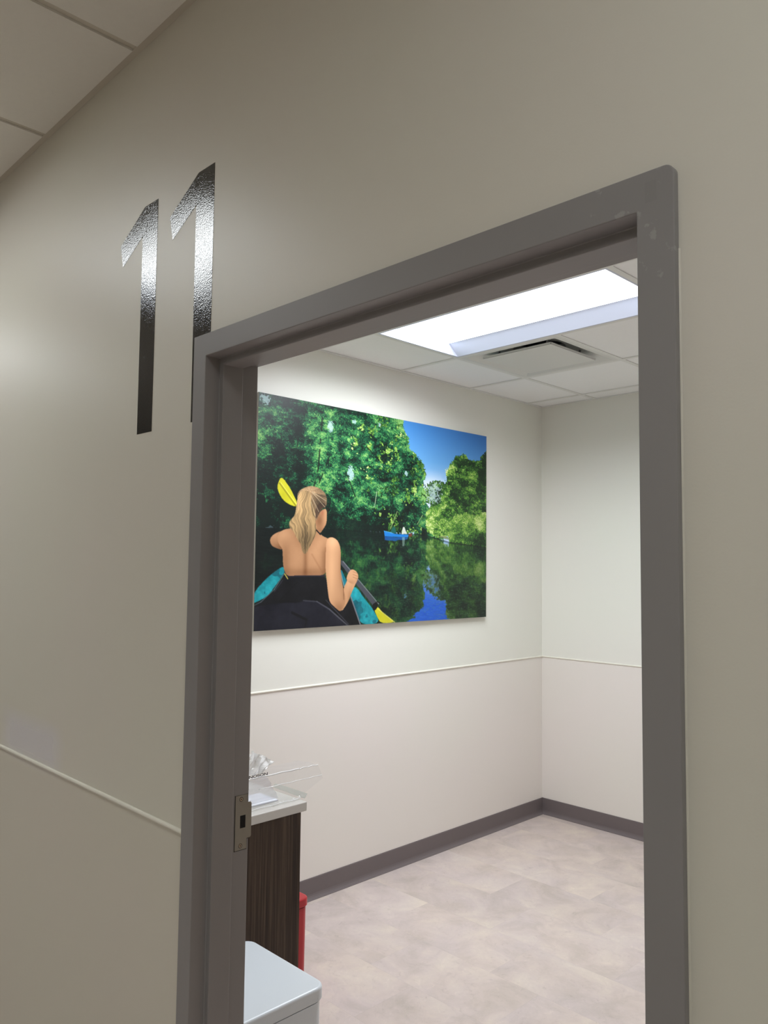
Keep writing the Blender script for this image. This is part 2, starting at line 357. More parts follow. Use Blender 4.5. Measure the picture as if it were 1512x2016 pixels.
def paint_kayak_print(W, H):
    """pigment colours of the printed canvas, as an H x W x 3 sRGB array, row 0 at the top"""
    rng = np.random.default_rng(11)
    sx, sy = W/1732.0, H/1120.0
    V, U = np.mgrid[0:H, 0:W].astype(np.float64)
    X, Y = (U+.5)/sx, (V+.5)/sy                      # millimetres on the print
    def noise(cx, cy, seed, ax=1):
        r = np.random.default_rng(seed)
        gw, gh = int(1732/cx)+4, int(1120/cy)+4
        g = r.random((gh, gw)); a, b = X/cx, Y/cy
        i, j = a.astype(int), b.astype(int); fx, fy = a-i, b-j
        fx = fx*fx*(3-2*fx); fy = fy*fy*(3-2*fy)
        return (g[j, i]*(1-fx)+g[j, i+1]*fx)*(1-fy)+(g[j+1, i]*(1-fx)+g[j+1, i+1]*fx)*fy
    def fract(c, seed, n=5, p=.62, sq=1.0):
        o = np.zeros_like(X); t = 0; a = 1.0
        for k in range(n):
            o += a*noise(c/2**k, c*sq/2**k, seed+k); t += a; a *= p
        return o/t
    def mask(pts, jit=0, seed=0, soft=0):
        x, y = X, Y
        if jit:
            x = X+(fract(60, seed, 5, .95)-.5)*jit*2.6; y = Y+(fract(60, seed+50, 5, .95)-.5)*jit*2.6
        m = np.zeros(X.shape, bool); n = len(pts)
        for k in range(n):
            x0, y0 = pts[k]; x1, y1 = pts[(k+1) % n]
            if y0 == y1: continue
            c = ((y0 <= y) != (y1 <= y)) & (x < (x1-x0)*(y-y0)/(y1-y0)+x0)
            m ^= c
        m = m.astype(float)
        for _ in range(soft):
            m = (np.roll(m, 1, 0)+np.roll(m, -1, 0)+np.roll(m, 1, 1)+np.roll(m, -1, 1)+2*m)/6
        return m
    def smooth(pts, n=2):
        for _ in range(n):
            q = []
            for k in range(len(pts)):
                a, b = pts[k], pts[(k+1) % len(pts)]
                q += [(a[0]*.75+b[0]*.25, a[1]*.75+b[1]*.25), (a[0]*.25+b[0]*.75, a[1]*.25+b[1]*.75)]
            pts = q
        return pts
    def put(img, m, c): 
        c = np.array(c, float); m = m[..., None]
        return img*(1-m)+c*m
    def seg(a, b, w):
        dx, dy = b[0]-a[0], b[1]-a[1]; L = dx*dx+dy*dy
        t = np.clip(((X-a[0])*dx+(Y-a[1])*dy)/L, 0, 1)
        d = np.hypot(X-a[0]-t*dx, Y-a[1]-t*dy)
        return np.clip(w/2+1-d, 0, 1)
    def blob(cx, cy, rx, ry, pw=1.0): return np.exp(-(((X-cx)/rx)**2+((Y-cy)/ry)**2)*pw)
    def ramp(t, stops):
        t = np.clip(t, 0, 1); xs = [s[0] for s in stops]
        return np.stack([np.interp(t, xs, [s[1][k] for s in stops]) for k in range(3)], -1)
    S = PICTURE_SHAPES
    # sky
    k = np.clip((Y-20)/380, 0, 1); side = np.clip((X-1000)/730, 0, 1)
    img = ramp(k, [(0, (76, 148, 222)), (.5, (108, 172, 228)), (1, (190, 215, 240))])
    img = img*(1-.26*side[..., None]*np.array([1, .75, .45])*(1-k)[..., None])
    cm = np.clip((Y-250)/120, 0, 1)*np.clip(fract(80, 5)*3-.8, 0, 1)*blob(1230, 380, 150, 130)
    img = put(img, np.clip(cm*1.4, 0, 1), (228, 236, 248))
    # foliage: shaded clumps first, then many small leaf dabs
    def foliage(img, m, stops, seed, bias, count, contrast=2.0, alpha=1.0):
        L = fract(210, seed, 3, .6)*.42+fract(64, seed+9, 4, .8, .6)*.58
        bough = fract(150, seed+77, 3, .7, .45)
        rot = np.sin((X*.55+Y)/58+6*fract(260, seed+78, 2))
        L = (L-.5)*contrast+.5+bias+.10*rot*(bough > .45)
        base = ramp(L-.12+(fract(14, seed+30, 2, .8)-.5)*.55, stops)
        img = put(img, m*alpha, (0, 0, 0))+base*(m*alpha)[..., None]
        r = np.random.default_rng(seed)
        ys, xs = np.nonzero(m > .5); idx = r.integers(0, len(ys), count)
        offs = [(-1, 0), (0, 0), (1, 0), (0, 1), (0, -1), (1, 1), (-1, 1), (2, 0)]
        Lv = L[ys[idx], xs[idx]]+r.normal(0, .13, count)
        up = r.random(count)
        Lv = np.where(up > .55, Lv+.14, Lv-.10)
        cols = ramp(Lv, stops)+r.normal(0, 6, (count, 1))
        for n_ in range(len(offs)):
            keep = r.random(count) < (.95, 1, .85, .6, .5, .35, .3, .25)[n_]
            yy = np.clip(ys[idx]+offs[n_][1], 0, H-1)[keep]; xx = np.clip(xs[idx]+offs[n_][0], 0, W-1)[keep]
            img[yy, xx] = cols[keep]
        return img
    left = np.maximum(mask(S['left_trees'], 26, 71), mask([(-40, -40), (960, -40), (985, 6), (930, 60), (-40, 60)], 14, 33))
    left = np.maximum(left, mask([(1080, 560), (1180, 540), (1260, 560), (1300, 600), (1330, 660), (1080, 650)], 12, 35))
    right = mask(S['right_trees'], 24, 171)
    far_glow = np.clip((X-560)/560, 0, 1)
    dk = np.clip((Y-330)/330, 0, 1)*np.clip(1-(X-250)/700, 0, 1)
    green = [(0, (4, 20, 16)), (.3, (9, 48, 34)), (.5, (22, 92, 60)), (.7, (46, 130, 74)), (.88, (96, 168, 84)), (1.1, (180, 216, 130))]
    lime = [(0, (14, 42, 20)), (.3, (42, 92, 36)), (.5, (84, 142, 54)), (.7, (136, 184, 70)), (.88, (178, 212, 100)), (1, (222, 236, 160))]
    a = img.copy()
    g_bias = -.17-.36*dk-.08*np.clip((200-X)/200, 0, 1)+.26*far_glow*np.clip(1-(Y-430)/260, 0, 1)
    img = foliage(img, left, green, 21, g_bias, int(.15*W*H), 3.1)
    # sunlit yellow leaves between the darker boughs
    lit = left*np.clip((fract(90, 301, 5, 1.0)-.56)*9, 0, 1)*np.clip(far_glow*.9+.30, 0, 1)*(1-np.clip(dk*1.6, 0, 1))
    img = foliage(img, (lit > .35).astype(float), lime, 77, -.02, int(.012*W*H), 2.4)
    # trunks and boughs
    for t in [((395, 60), (372, 330), 9), ((372, 330), (345, 430), 8), ((690, 170), (770, 230), 6), ((240, 90), (235, 330), 7), ((560, 330), (640, 480), 7), ((450, 250), (380, 400), 7), ((820, 420), (835, 560), 7), ((900, 430), (905, 590), 6), ((135, 180), (160, 320), 6)]:
        img = put(img, seg(*t)*.75*left*(fract(30, 5)>.42), (10, 22, 16))
    for (cx, cy, rx, ry) in [(449, 105, 18, 26), (592, 334, 20, 34), (40, 30, 26, 22), (610, 60, 14, 10), (1010, 300, 10, 14), (800, 50, 12, 10)]:
        hm = (blob(cx, cy, rx*1.2, ry*1.2) > .50+1.6*(fract(10, 9, 3, .9)-.5)).astype(float)*(blob(cx, cy, rx, ry) > .2)
        img = put(img, hm*.75, (196, 218, 226))
    bank = mask(S['dark_bank'], 34, 205, 3)
    img = put(img, bank*.72, (8, 24, 20))
    img = foliage(img, (bank*np.clip((fract(60, 88)-.5)*8, 0, 1) > .5).astype(float), green, 91, -.30, int(.012*W*H), 1.5)
    img = foliage(img, right, lime, 44, .04+.12*blob(1230, 420, 130, 150)-.34*blob(1700, 330, 100, 220)-.12*blob(1500, 540, 80, 60), int(.04*W*H), 3.0)
    hole = (blob(1240, 378, 56, 72) > .40+3.4*(fract(14, 61, 3, .95)-.45)).astype(float)*mask([(1180, 330), (1300, 320), (1330, 420), (1220, 480), (1175, 440)], 15, 3)
    img = put(img, hole*.7, (206, 224, 240))
    bush = mask(S['bush'], 16, 245)
    by = np.clip((690-Y)/190, 0, 1)
    img = foliage(img, bush, lime, 55, -.22+.52*by-.16*blob(1680, 640, 120, 60), int(.016*W*H), 2.2)
    # water: mirrored bank, stretched by ripples
    wl = np.interp(X[0], [0, 530, 830, 1150, 1380, 1732], [640, 626, 634, 630, 668, 690])
    depth = Y-wl[None, :]
    water = (depth > 0).astype(float)
    rip = (fract(46, 400, 4, .75, .16)-.5)
    mirY = np.clip(wl[None, :]-depth*.98+rip*(18+depth*.12), 0, 1119); mirX = np.clip(X+(fract(60, 500, 4, .8, .1)-.5)*(16+depth*.13), 0, 1731)
    refl = img[np.clip((mirY*sy).astype(int), 0, H-1), np.clip((mirX*sx).astype(int), 0, W-1)]
    for _ in range(2): refl = (np.roll(refl, 1, 0)+np.roll(refl, -1, 0)+2*refl+np.roll(refl, 2, 0))/5
    sky_w = np.clip((refl[..., 2]-150)/50, 0, 1)[..., None]
    deep = np.clip((depth-90)/300, 0, 1)[..., None]
    blue = refl*(1-deep)*np.array([.80, .86, .94])+deep*np.array([36, 96, 206])
    green_w = refl*np.array([.58, .64, .50])*(1-.55*np.clip((650-X)/500, 0, 1))[..., None]*(1-.25*deep)+np.array([4, 10, 12])
    wcol = green_w*(1-sky_w)+blue*sky_w
    wcol += ((fract(30, 600, 3, .8, .12)-.5)*34)[..., None]*np.array([.8, 1, .8])
    img = img*(1-water[..., None])+np.clip(wcol, 0, 255)*water[..., None]
    # ragged reflected treetops along the blue patch
    gl = ((fract(26, 700, 3, .9, .16) > .66)*water*(depth > 25)*np.clip((X-520)/700, 0, 1)*.30)
    img = put(img, gl, (120, 168, 130))
    img = put(img, water*np.clip(1-depth/14, 0, 1)*.55, (6, 18, 16))
    img = put(img, mask([(1282, 637), (1340, 636), (1388, 648), (1384, 656), (1300, 648)], 0, 0, 2)*.7, (112, 124, 76))
    # leaning bare trunks
    for i_, c in ((0, (150, 170, 110)), (2, (150, 176, 116)), (4, (170, 190, 150))):
        img = put(img, seg(S['lines'][i_], S['lines'][i_+1], 4)*.8, c)
    # far canoe with its two paddlers
    img = put(img, mask(S['canoe_refl'], 5, 12, 1)*.9, (16, 84, 158))
    img = put(img, mask([(980, 650), (1003, 650), (1000, 700), (984, 705)], 4, 15, 2)*.5, (170, 190, 180))
    img = put(img, mask(S['canoe'], 0, 0, 1), (28, 124, 206))
    img = put(img, seg(S['canoe'][0], S['canoe'][2], 4)*.7, (80, 170, 230))
    img = put(img, mask(S['rower_green'], 0, 0, 1), (26, 92, 84))
    img = put(img, mask(S['rower_white'], 0, 0, 1), (206, 214, 200))
    img = put(img, mask(S['rower_red'], 0, 0, 1)*.8, (132, 58, 44))
    # foreground kayak
    pn = fract(40, 801, 4, .7)
    def part(img, name, col, seed=0, soft=1, sm=2): 
        return put(img, mask(smooth(S[name], sm) if sm else S[name], 0, 0, soft), (0, 0, 0)), mask(smooth(S[name], sm) if sm else S[name], 0, 0, soft)
    def fill(img, name, col, soft=1, sm=2):
        m = mask(smooth(S[name], sm) if sm else S[name], 0, 0, soft)[..., None]
        return img*(1-m)+np.clip(col, 0, 255)*m
    teal = np.array([22, 140, 150])+(pn[..., None]-.5)*np.array([50, 90, 90])
    for nm in ('hull_left', 'hull_right'):
        sh = (fract(60, 820, 3) > .56)[..., None]
        img = fill(img, nm, np.where(sh, teal*np.array([.75, .82, .86]), teal*1.08+6))
    L5 = S['lines5']
    img = fill(img, 'deck', np.array([13, 14, 20])+(fract(50, 840, 4)[..., None]-.5)*22)
    img = fill(img, 'bag', np.array([24, 25, 37])+(fract(90, 850, 4, .7)[..., None]-.5)*34, 2)
    for a_, b_, w_, c_, o_ in [(0, 1, 7, (128, 128, 136), .9), (2, 3, 5, (150, 156, 160), .8), (10, 11, 6, (74, 74, 84), .7), (11, 12, 6, (84, 84, 94), .8), (12, 13, 6, (92, 92, 100), .8), (14, 15, 5, (70, 70, 80), .7), (16, 17, 5, (90, 110, 118), .8), (17, 18, 4, (96, 110, 118), .7), (18, 19, 4, (100, 110, 118), .6), (29, 30, 4, (60, 60, 72), .7), (31, 32, 5, (6, 6, 10), .8), (33, 34, 12, (8, 8, 12), .8), (34, 35, 8, (10, 10, 14), .8)]:
        img = put(img, seg(L5[a_], L5[b_], w_)*o_, c_)
    img = put(img, seg((188, 866), (431, 864), 7), (40, 36, 48))
    # paddle
    yel = np.array([214, 208, 40])+(fract(80, 860)[..., None]-.5)*40
    img = fill(img, 'blade_top', yel)
    img = put(img, seg(L5[6], L5[7], 7)*.8*mask(S['blade_top']), (150, 142, 24))
    img = put(img, seg((L5[6][0]+8, L5[6][1]-3), (L5[7][0]+6, L5[7][1]-6), 4)*.7*mask(S['blade_top']), (240, 238, 110))
    img = fill(img, 'shaft', np.array([74, 76, 84])+0*X[..., None], 1, 0)
    img = put(img, seg((548, 792), (806, 1015), 5)*.8, (132, 134, 142))
    img = fill(img, 'blade_low', yel*np.array([.98, .98, .9]))
    img = put(img, seg((800, 1040), (930, 1118), 5)*.7, (236, 232, 120))
    img = fill(img, 'collar', np.array([16, 16, 20])+0*X[..., None])
    img = put(img, seg((793, 1003), (818, 1010), 5), (20, 20, 24))
    # woman seen from behind
    skin = np.array([206, 154, 112])
    def shade(s): return np.clip(skin*(1+s[..., None]*np.array([.75, .9, 1.05])), 0, 255)
    torso_s = .12*blob(410, 690, 60, 40)+.16*blob(170, 670, 50, 40)-.16*blob(178, 800, 26, 110)-.20*blob(300, 850, 170, 22)-.22*blob(300, 790, 14, 120)+.05*blob(240, 780, 45, 90)+.10*blob(355, 740, 45, 70)-.22*blob(425, 800, 22, 100)-.22*blob(300, 660, 95, 60)-.08+(fract(30, 900)-.5)*.06
    img = fill(img, 'far_arm', shade(-.10+.10*blob(110, 670, 30, 20)-.28*blob(140, 735, 50, 24)-.18*blob(150, 690, 16, 40)), 1)
    img = fill(img, 'torso', shade(torso_s), 1)
    for a_, b_, w_, o_ in [(23, 24, 7, .22), (25, 26, 6, .28), (27, 28, 9, .40)]:
        mm = seg(L5[a_], L5[b_], w_)*o_
        for _ in range(4): mm = (np.roll(mm, 1, 1)+np.roll(mm, -1, 1)+mm)/3
        img = put(img, mm, (140, 86, 52))
    img = fill(img, 'neck', shade(-.08-.30*blob(385, 590, 26, 40)+.10*blob(425, 570, 18, 40)-.15*blob(395, 640, 40, 14)), 1)
    img = fill(img, 'forearm', shade(.06-.20*blob(600, 985, 16, 50)+.08*blob(590, 900, 22, 40)), 1)
    img = fill(img, 'upper_arm', shade(.04+.16*blob(475, 690, 40, 36)+.14*blob(470, 850, 26, 150)-.26*blob(540, 800, 20, 120)-.24*blob(525, 1030, 40, 34)-.16*blob(560, 960, 16, 40)), 1)
    img = fill(img, 'hand', shade(.12-.16*blob(600, 900, 40, 14)-.10*blob(650, 885, 12, 24)), 1)
    for yk in (848, 862, 876): img = put(img, seg((618, yk-4), (652, yk+6), 3)*.4, (150, 96, 66))
    img = put(img, seg((552, 930), (556, 985), 4)*.5, (120, 74, 48))
    # hair: strands that follow the head, then the ponytail
    hx = (X-330)+.35*(Y-440); th = np.arctan2(Y-448, X-322)
    def streak(c, seed, n=3):
        q = np.random.default_rng(seed); g = q.random(4096); v = c+3000; i = np.floor(v).astype(int) % 4000; f = v-np.floor(v); return g[i]*(1-f)+g[i+1]*f
    flow = th*34+fract(70, 931, 3)*5
    st = (streak(flow, 41)+.7*streak(flow*2.3, 42)+.5*streak(flow*5, 43))/2.2*2-1
    dark = blob(395, 500, 50, 62)*1.0
    hair = np.array([160, 130, 96])*(1+.42*st[..., None]-.50*dark[..., None]+.22*blob(330, 440, 60, 26)[..., None])
    img = fill(img, 'head', hair, 1)
    img = put(img, mask(smooth([(372, 500), (425, 500), (424, 522), (398, 528), (382, 556), (366, 585), (352, 560)]), 0, 0, 2)*.65, (60, 42, 34))
    img = put(img, blob(404, 548, 9, 16, .8)*.55, (168, 96, 70))
    cxl = np.interp(Y, [440, 520, 600, 680, 765], [312, 290, 282, 292, 302]); hw = np.interp(Y, [440, 520, 600, 680, 765], [46, 62, 84, 62, 18])
    pu = (X-cxl)/hw*9+1.4*np.sin(Y/44+fract(90, 952, 2)*4)+fract(46, 950, 3)*3
    wav = (streak(pu, 51)+.8*streak(pu*2.2, 52)+.6*streak(pu*4.6, 53))/2.4*2-1
    pony = np.array([176, 144, 100])*(1+.50*wav[..., None]+.24*blob(262, 520, 26, 80)[..., None]-.34*blob(320, 700, 70, 70)[..., None]-.22*np.clip(fract(26, 970, 3, .8, 4)*4-2.2, 0, 1)[..., None]-.30*blob(345, 520, 16, 60)[..., None])
    img = fill(img, 'ponytail', pony, 1)
    for t in [((340, 455), (420, 520), 3), ((335, 448), (428, 490), 3), ((330, 470), (380, 545), 3), ((330, 500), (358, 570), 3)]:
        img = put(img, seg(*t)*.6, (206, 186, 152))
    img = put(img, seg(L5[4], L5[5], 6), (20, 18, 24))
    img = put(img, seg(L5[20], L5[21], 6), (24, 16, 16)); img = put(img, seg(L5[21], L5[22], 7), (30, 20, 20))
    img = put(img, seg(L5[8], L5[9], 5)*.8, (220, 200, 90))
    return np.clip(img, 0, 255)

# ------------------------------------------------------------------ setting: floors
bm = bmesh.new(); box(bm, HALL_X0-.1, HALL_X1+.1, HALL_Y-.1, YB+.1, -.12, 0)
structure(finish('floor', bm, M['floor']), 'beige stone-look vinyl tile floor running from the hallway into the exam room', 'floor')

# ------------------------------------------------------------------ setting: walls
OX0, OX1, OZ = .012, 1.1375, 2.139         # masonry opening, hidden behind the frame
bm = bmesh.new()
box(bm, HALL_X0, OX0, 0, WT, 0, 3.2); box(bm, OX1, HALL_X1, 0, WT, 0, 3.2); box(bm, OX0, OX1, 0, WT, OZ, 3.2)
wf = finish('wall_front', bm, [M['wall_hall'], M['wall_room']])
for p in wf.data.polygons:
    if p.normal.y > .5: p.material_index = 1
structure(wf, 'off-white hallway wall that holds the doorway and the black number', 'wall')
bm = bmesh.new(); box(bm, XA-.12, XA, WT, YB+.12, 0, 3.2)
structure(finish('wall_left', bm, M['wall_room']), 'off-white exam room wall behind the large picture', 'wall')
bm = bmesh.new(); box(bm, XA, XR_ROOM+.12, YB, YB+.12, 0, 3.2)
structure(finish('wall_back', bm, M['wall_room']), 'bare off-white far wall of the exam room', 'wall')
bm = bmesh.new(); box(bm, XR_ROOM, XR_ROOM+.12, WT, YB, 0, 3.2)
structure(finish('wall_right', bm, M['wall_room']), 'off-white exam room wall behind the open door', 'wall')
bm = bmesh.new(); box(bm, HALL_X0, HALL_X1, HALL_Y-.12, HALL_Y, 0, 3.2)
structure(finish('wall_hall', bm, M['wall_hall']), 'hallway wall opposite the doorway, behind the camera', 'wall')
bm = bmesh.new(); box(bm, HALL_X0-.12, HALL_X0, HALL_Y-.12, WT, 0, 3.2)
structure(finish('wall_hall_left', bm, M['wall_hall']), 'end wall far down the hallway on the left', 'wall')
bm = bmesh.new(); box(bm, HALL_X1, HALL_X1+.12, HALL_Y-.12, WT, 0, 3.2)
structure(finish('wall_hall_right', bm, M['wall_hall']), 'end wall of the hallway on the right', 'wall')

# ------------------------------------------------------------------ setting: ceilings
def ceiling(name, x0, x1, y0, y1, z, gx, gy, holes, mt, me, label, drop=0):
    """lay-in tiles with soft shadow gaps, inverted tees under them, wall angle round the edge"""
    root = empty(name, (0, 0, 0)); structure(root, label, 'ceiling')
    xs = sorted({x0, x1} | {gx+k*T for k in range(-40, 40) if x0+.03 < gx+k*T < x1-.03})
    ys = sorted({y0, y1} | {gy+k*T for k in range(-40, 40) if y0+.03 < gy+k*T < y1-.03})
    bt = bmesh.new()
    for a, b in zip(xs, xs[1:]):
        for c, d in zip(ys, ys[1:]):
            mx_, my_ = (a+b)/2, (c+d)/2
            if any(h[0] < mx_ < h[1] and h[2] < my_ < h[3] for h in holes): continue
            if drop:                                # tegular tiles hang a little lower than the tees
                g_ = .0125; box(bt, a+(.021 if a == x0 else g_), b-(.021 if b == x1 else g_), c+(.021 if c == y0 else g_), d-(.021 if d == y1 else g_), z-drop, z+.006)
            else: box(bt, a+.0025, b-.0025, c+.0025, d-.0025, z+.004, z+.02)
    finish('ceiling_tiles', bt, mt, root)
    bt = bmesh.new(); w = .012
    def strip(a, b, c, d):                      # a tee flange, cut where a fixture fills the grid
        box(bt, a, b, c, d, z, z+.0035)
    for gxk in xs[1:-1]:
        for c, d in zip(ys, ys[1:]):
            my_ = (c+d)/2
            if any(h[0]+.01 < gxk < h[1]-.01 and h[2] < my_ < h[3] for h in holes): continue
            strip(gxk-w, gxk+w, c+w if c != y0 else c, d-w if d != y1 else d)
    for gyk in ys[1:-1]:
        for a, b in zip(xs, xs[1:]):
            mx_ = (a+b)/2
            if any(h[2]+.01 < gyk < h[3]-.01 and h[0] < mx_ < h[1] for h in holes): continue
            strip(a, b, gyk-w, gyk+w)
    finish('ceiling_tees', bt, me, root)
    bt = bmesh.new(); a = .020
    box(bt, x0, x1, y1-a, y1, z-.001, z+.003); box(bt, x0, x1, y0, y0+a, z-.001, z+.003)
    box(bt, x0, x0+a, y0+a, y1-a, z-.001, z+.003); box(bt, x1-a, x1, y0+a, y1-a, z-.001, z+.003)
    finish('wall_angle', bt, me, root)
    return root
LX0, LX1, LY0, LY1 = GX, GX+2*T, GY-T, GY
ceiling('ceiling', XA, XR_ROOM, WT, YB, RC, GX, GY, [(LX0, LX1, LY0, LY1), (GX, GX+T, GY, GY+T)], M['tile'], M['tee'],
        'white lay-in tile ceiling of the exam room with thin grid lines')
HGX, HGY = -.9343, -.60
hall_lights = [-4.5919, -2.1535, 1.504]
hall_row = [(x, HGY-T) for x in hall_lights]+[(x, HGY-5*T) for x in (-3.9823, -.3247, 3.3329)]  # second row is unseen, added to light the doorway wall and frame evenly
holes = [(x, x+2*T, y, y+T) for x, y in hall_row]
ceiling('ceiling_hall', HALL_X0, HALL_X1, HALL_Y, 0, HC, HGX, HGY, holes, M['hall_tile'], M['hall_tee'],
        'dim lay-in tile ceiling over the hallway at upper left', .006)
bm = bmesh.new(); box(bm, HALL_X0-.1, HALL_X1+.1, HALL_Y-.1, YB+.1, 3.2, 3.3)
structure(finish('ceiling_slab', bm, M['vent_dark']), 'structural slab hidden over the tiled ceilings', 'ceiling')

# ------------------------------------------------------------------ setting: chair rail bead and cove base
def run(name, profile, a, b, nrm, mat, label, cat):
    """extrude a (distance from wall, height) profile along the wall from a to b"""
    bm = bmesh.new(); ra, rb = [], []
    for d, h in profile:
        ra.append(bm.verts.new((a[0]+nrm[0]*d, a[1]+nrm[1]*d, h))); rb.append(bm.verts.new((b[0]+nrm[0]*d, b[1]+nrm[1]*d, h)))
    n = len(profile); bm.faces.new(ra); bm.faces.new(rb)
    for i in range(n): bm.faces.new((ra[i], ra[(i+1) % n], rb[(i+1) % n], rb[i]))
    o = finish(name, bm, mat); return structure(o, label, cat)
bead = [(0, RAIL-.0055)]+[(.0055*math.sin(math.radians(t)), RAIL-.0055*math.cos(math.radians(t))) for t in range(15, 180, 15)]+[(0, RAIL+.0055)]
bead = [(d*1.1, h) for d, h in bead]
cove = [(0, 0), (.0190, 0), (.0200, .0020), (.0150, .0050), (.0095, .011), (.0062, .018), (.0045, .026), (.0042, BASE-.004), (.003, BASE), (0, BASE)]
for nm, a, b, n_, w_ in (('front', (HALL_X0, 0), (-.0005, 0), (0, -1), 'along the hallway wall left of the doorway'),
                     ('front_right', (1.1535, 0), (HALL_X1, 0), (0, -1), 'along the hallway wall right of the doorway'),
                     ('left', (XA, WT), (XA, YB), (1, 0), 'along the wall under the picture'),
                     ('back', (XA, YB), (XR_ROOM, YB), (0, -1), 'along the far wall of the exam room')):
    if nm != 'front_right':
        run('trim_'+nm, bead, a, b, n_, M['rail'], 'thin off-white rail bead '+w_, 'trim')
    run('baseboard_'+nm, cove, a, b, n_, M['cove'], 'dark taupe cove base '+w_, 'baseboard')
bm = bmesh.new(); prism(bm, [(1.1497, 0), (1.1518, 0), (1.1510, -.0012), (1.1497, -.002)], .1, 2.04)
structure(finish('trim_caulk', bm, M['wall_hall']), 'pale caulk line down the right outer edge of the door frame', 'trim')

# ------------------------------------------------------------------ door: welded steel frame with leaf opened into the room
XO, ZO = 1.1495, 2.1510
prof = [(0, -.012), (.0515, -.012), (.0515, .0265), (.0665, .0265), (.0665, .080), (.0515, .080), (.0515, FD), (0, FD)]
bm = bmesh.new(); secs = []
def section(f): secs.append([bm.verts.new(f(w, y)) for w, y in prof])
section(lambda w, y: (w, y, 0)); section(lambda w, y: (w, y, ZO-w))
RR = .013
for k in range(7):
    t = math.radians(90-15*k)
    def f(w, y, t=t):
        r = max(RR-w, 0); return (XO-max(w, RR)+r*math.cos(t), y, ZO-max(w, RR)+r*math.sin(t))
    section(f)
section(lambda w, y: (XO-w, y, 0))
n = len(prof)
for s0, s1 in zip(secs, secs[1:]):
    for i in range(n): bm.faces.new((s0[i], s0[(i+1) % n], s1[(i+1) % n], s1[i]))
bm.faces.new(secs[0]); bm.faces.new(secs[-1])
bmesh.ops.remove_doubles(bm, verts=bm.verts, dist=.00005)
frame = finish('door_1', bm, M['frame']); bevel(frame, .0016, 3, 50)
structure(frame, 'taupe grey steel door frame around the open doorway', 'door frame')
# two small rubber silencers on the stop
for z in (1.72, 1.42):
    bm = bmesh.new(); cyl(bm, (.0590, .0800, z), .0035, .0022, 'y', 12); o = finish('silencer', bm, M['ink'], frame); o['label'] = 'small dark rubber silencer'
# strike plate let into the room-side rabbet of the left jamb
SX = .0515
bm = bmesh.new()
pts = [(.0955, .9818), (.1272, .9818), (.1272, 1.0045), (.1375, 1.0055), (.1395, 1.009), (.1395, 1.0805), (.1375, 1.0845), (.1272, 1.0855), (.1272, 1.1035), (.0955, 1.1035)]
hole = [(.1085, 1.0295), (.1235, 1.0295), (.1235, 1.0580), (.1085, 1.0580)]
P = [bm.verts.new((SX+.0012, y, z)) for y, z in pts]; H = [bm.verts.new((SX+.0012, y, z)) for y, z in hole]
Q = [bm.verts.new((SX, y, z)) for y, z in pts]; G = [bm.verts.new((SX-.001, y, z)) for y, z in hole]
for f in ((P[0], P[1], P[2], H[1], H[0]), (P[2], P[3], P[4], P[5], P[6], P[7], H[2], H[1]), (P[7], P[8], P[9], H[3], H[2]), (P[9], P[0], H[0], H[3])): bm.faces.new(f)
for i in range(10): bm.faces.new((P[i], P[(i+1) % 10], Q[(i+1) % 10], Q[i]))
for i in range(4): bm.faces.new((H[i], H[(i+1) % 4], G[(i+1) % 4], G[i]))
strike = finish('strike_plate', bm, M['plate'], frame); strike['label'] = 'satin metal strike plate'
bm = bmesh.new(); box(bm, SX+.00005, SX+.0003, .1080, .1240, 1.0290, 1.0585); finish('latch_hole', bm, M['black'], strike)
bm = bmesh.new()
for a in ((.0940, .0955, .9802, 1.1045), (.0955, .1272, .9802, .9820), (.1270, .1286, .9802, 1.0045), (.1272, .1322, 1.0030, 1.0044), (.1270, .1284, 1.0860, 1.1045), (.0955, .1272, 1.1033, 1.1040)):
    box(bm, SX-.0002, SX+.0002, *a)
finish('mortise_gap', bm, M['black'], strike)
for y, z in ((.1108, 1.0945), (.1105, .9910)):
    bm = bmesh.new(); cyl(bm, (SX+.0006, y, z), .0043, .0009, 'x', 20, .0040); s = finish('screw', bm, M['screw'], strike)
    bm = bmesh.new(); cyl(bm, (SX+.0015, y, z), .0014, .0002, 'x', 6); finish('screw_socket', bm, M['black'], s) if False else (finish('screw_socket', bm, M['black'], strike))
    bm = bmesh.new(); cyl(bm, (SX+.00115, y, z), .0052, .0001, 'x', 20); finish('countersink', bm, M['ink'], strike)
# leaf, opened square into the room, with lever and hinges
bm = bmesh.new(); box(bm, 1.0505, 1.0945, .142, 1.176, .012, 2.093)
leaf = finish('door_leaf', bm, M['door'], frame); bevel(leaf, .002)
for sx_, s in ((1.0505, -1), (1.0945, 1)):
    bm = bmesh.new(); cyl(bm, (sx_, 1.11, 1.02), .026, .008*s, 'x', 24); cyl(bm, (sx_+.008*s, 1.11, 1.02), .010, .035*s, 'x', 16)
    box(bm, min(sx_+.035*s, sx_+.047*s), max(sx_+.035*s, sx_+.047*s), 1.0, 1.12, 1.011, 1.029)
    finish('lever_handle', bm, M['steel'], leaf)
for z in (.25, 1.05, 1.85):
    bm = bmesh.new(); cyl(bm, (1.0985, .1385, z), .0065, .11, 'z', 14); finish('hinge', bm, M['steel'], frame)

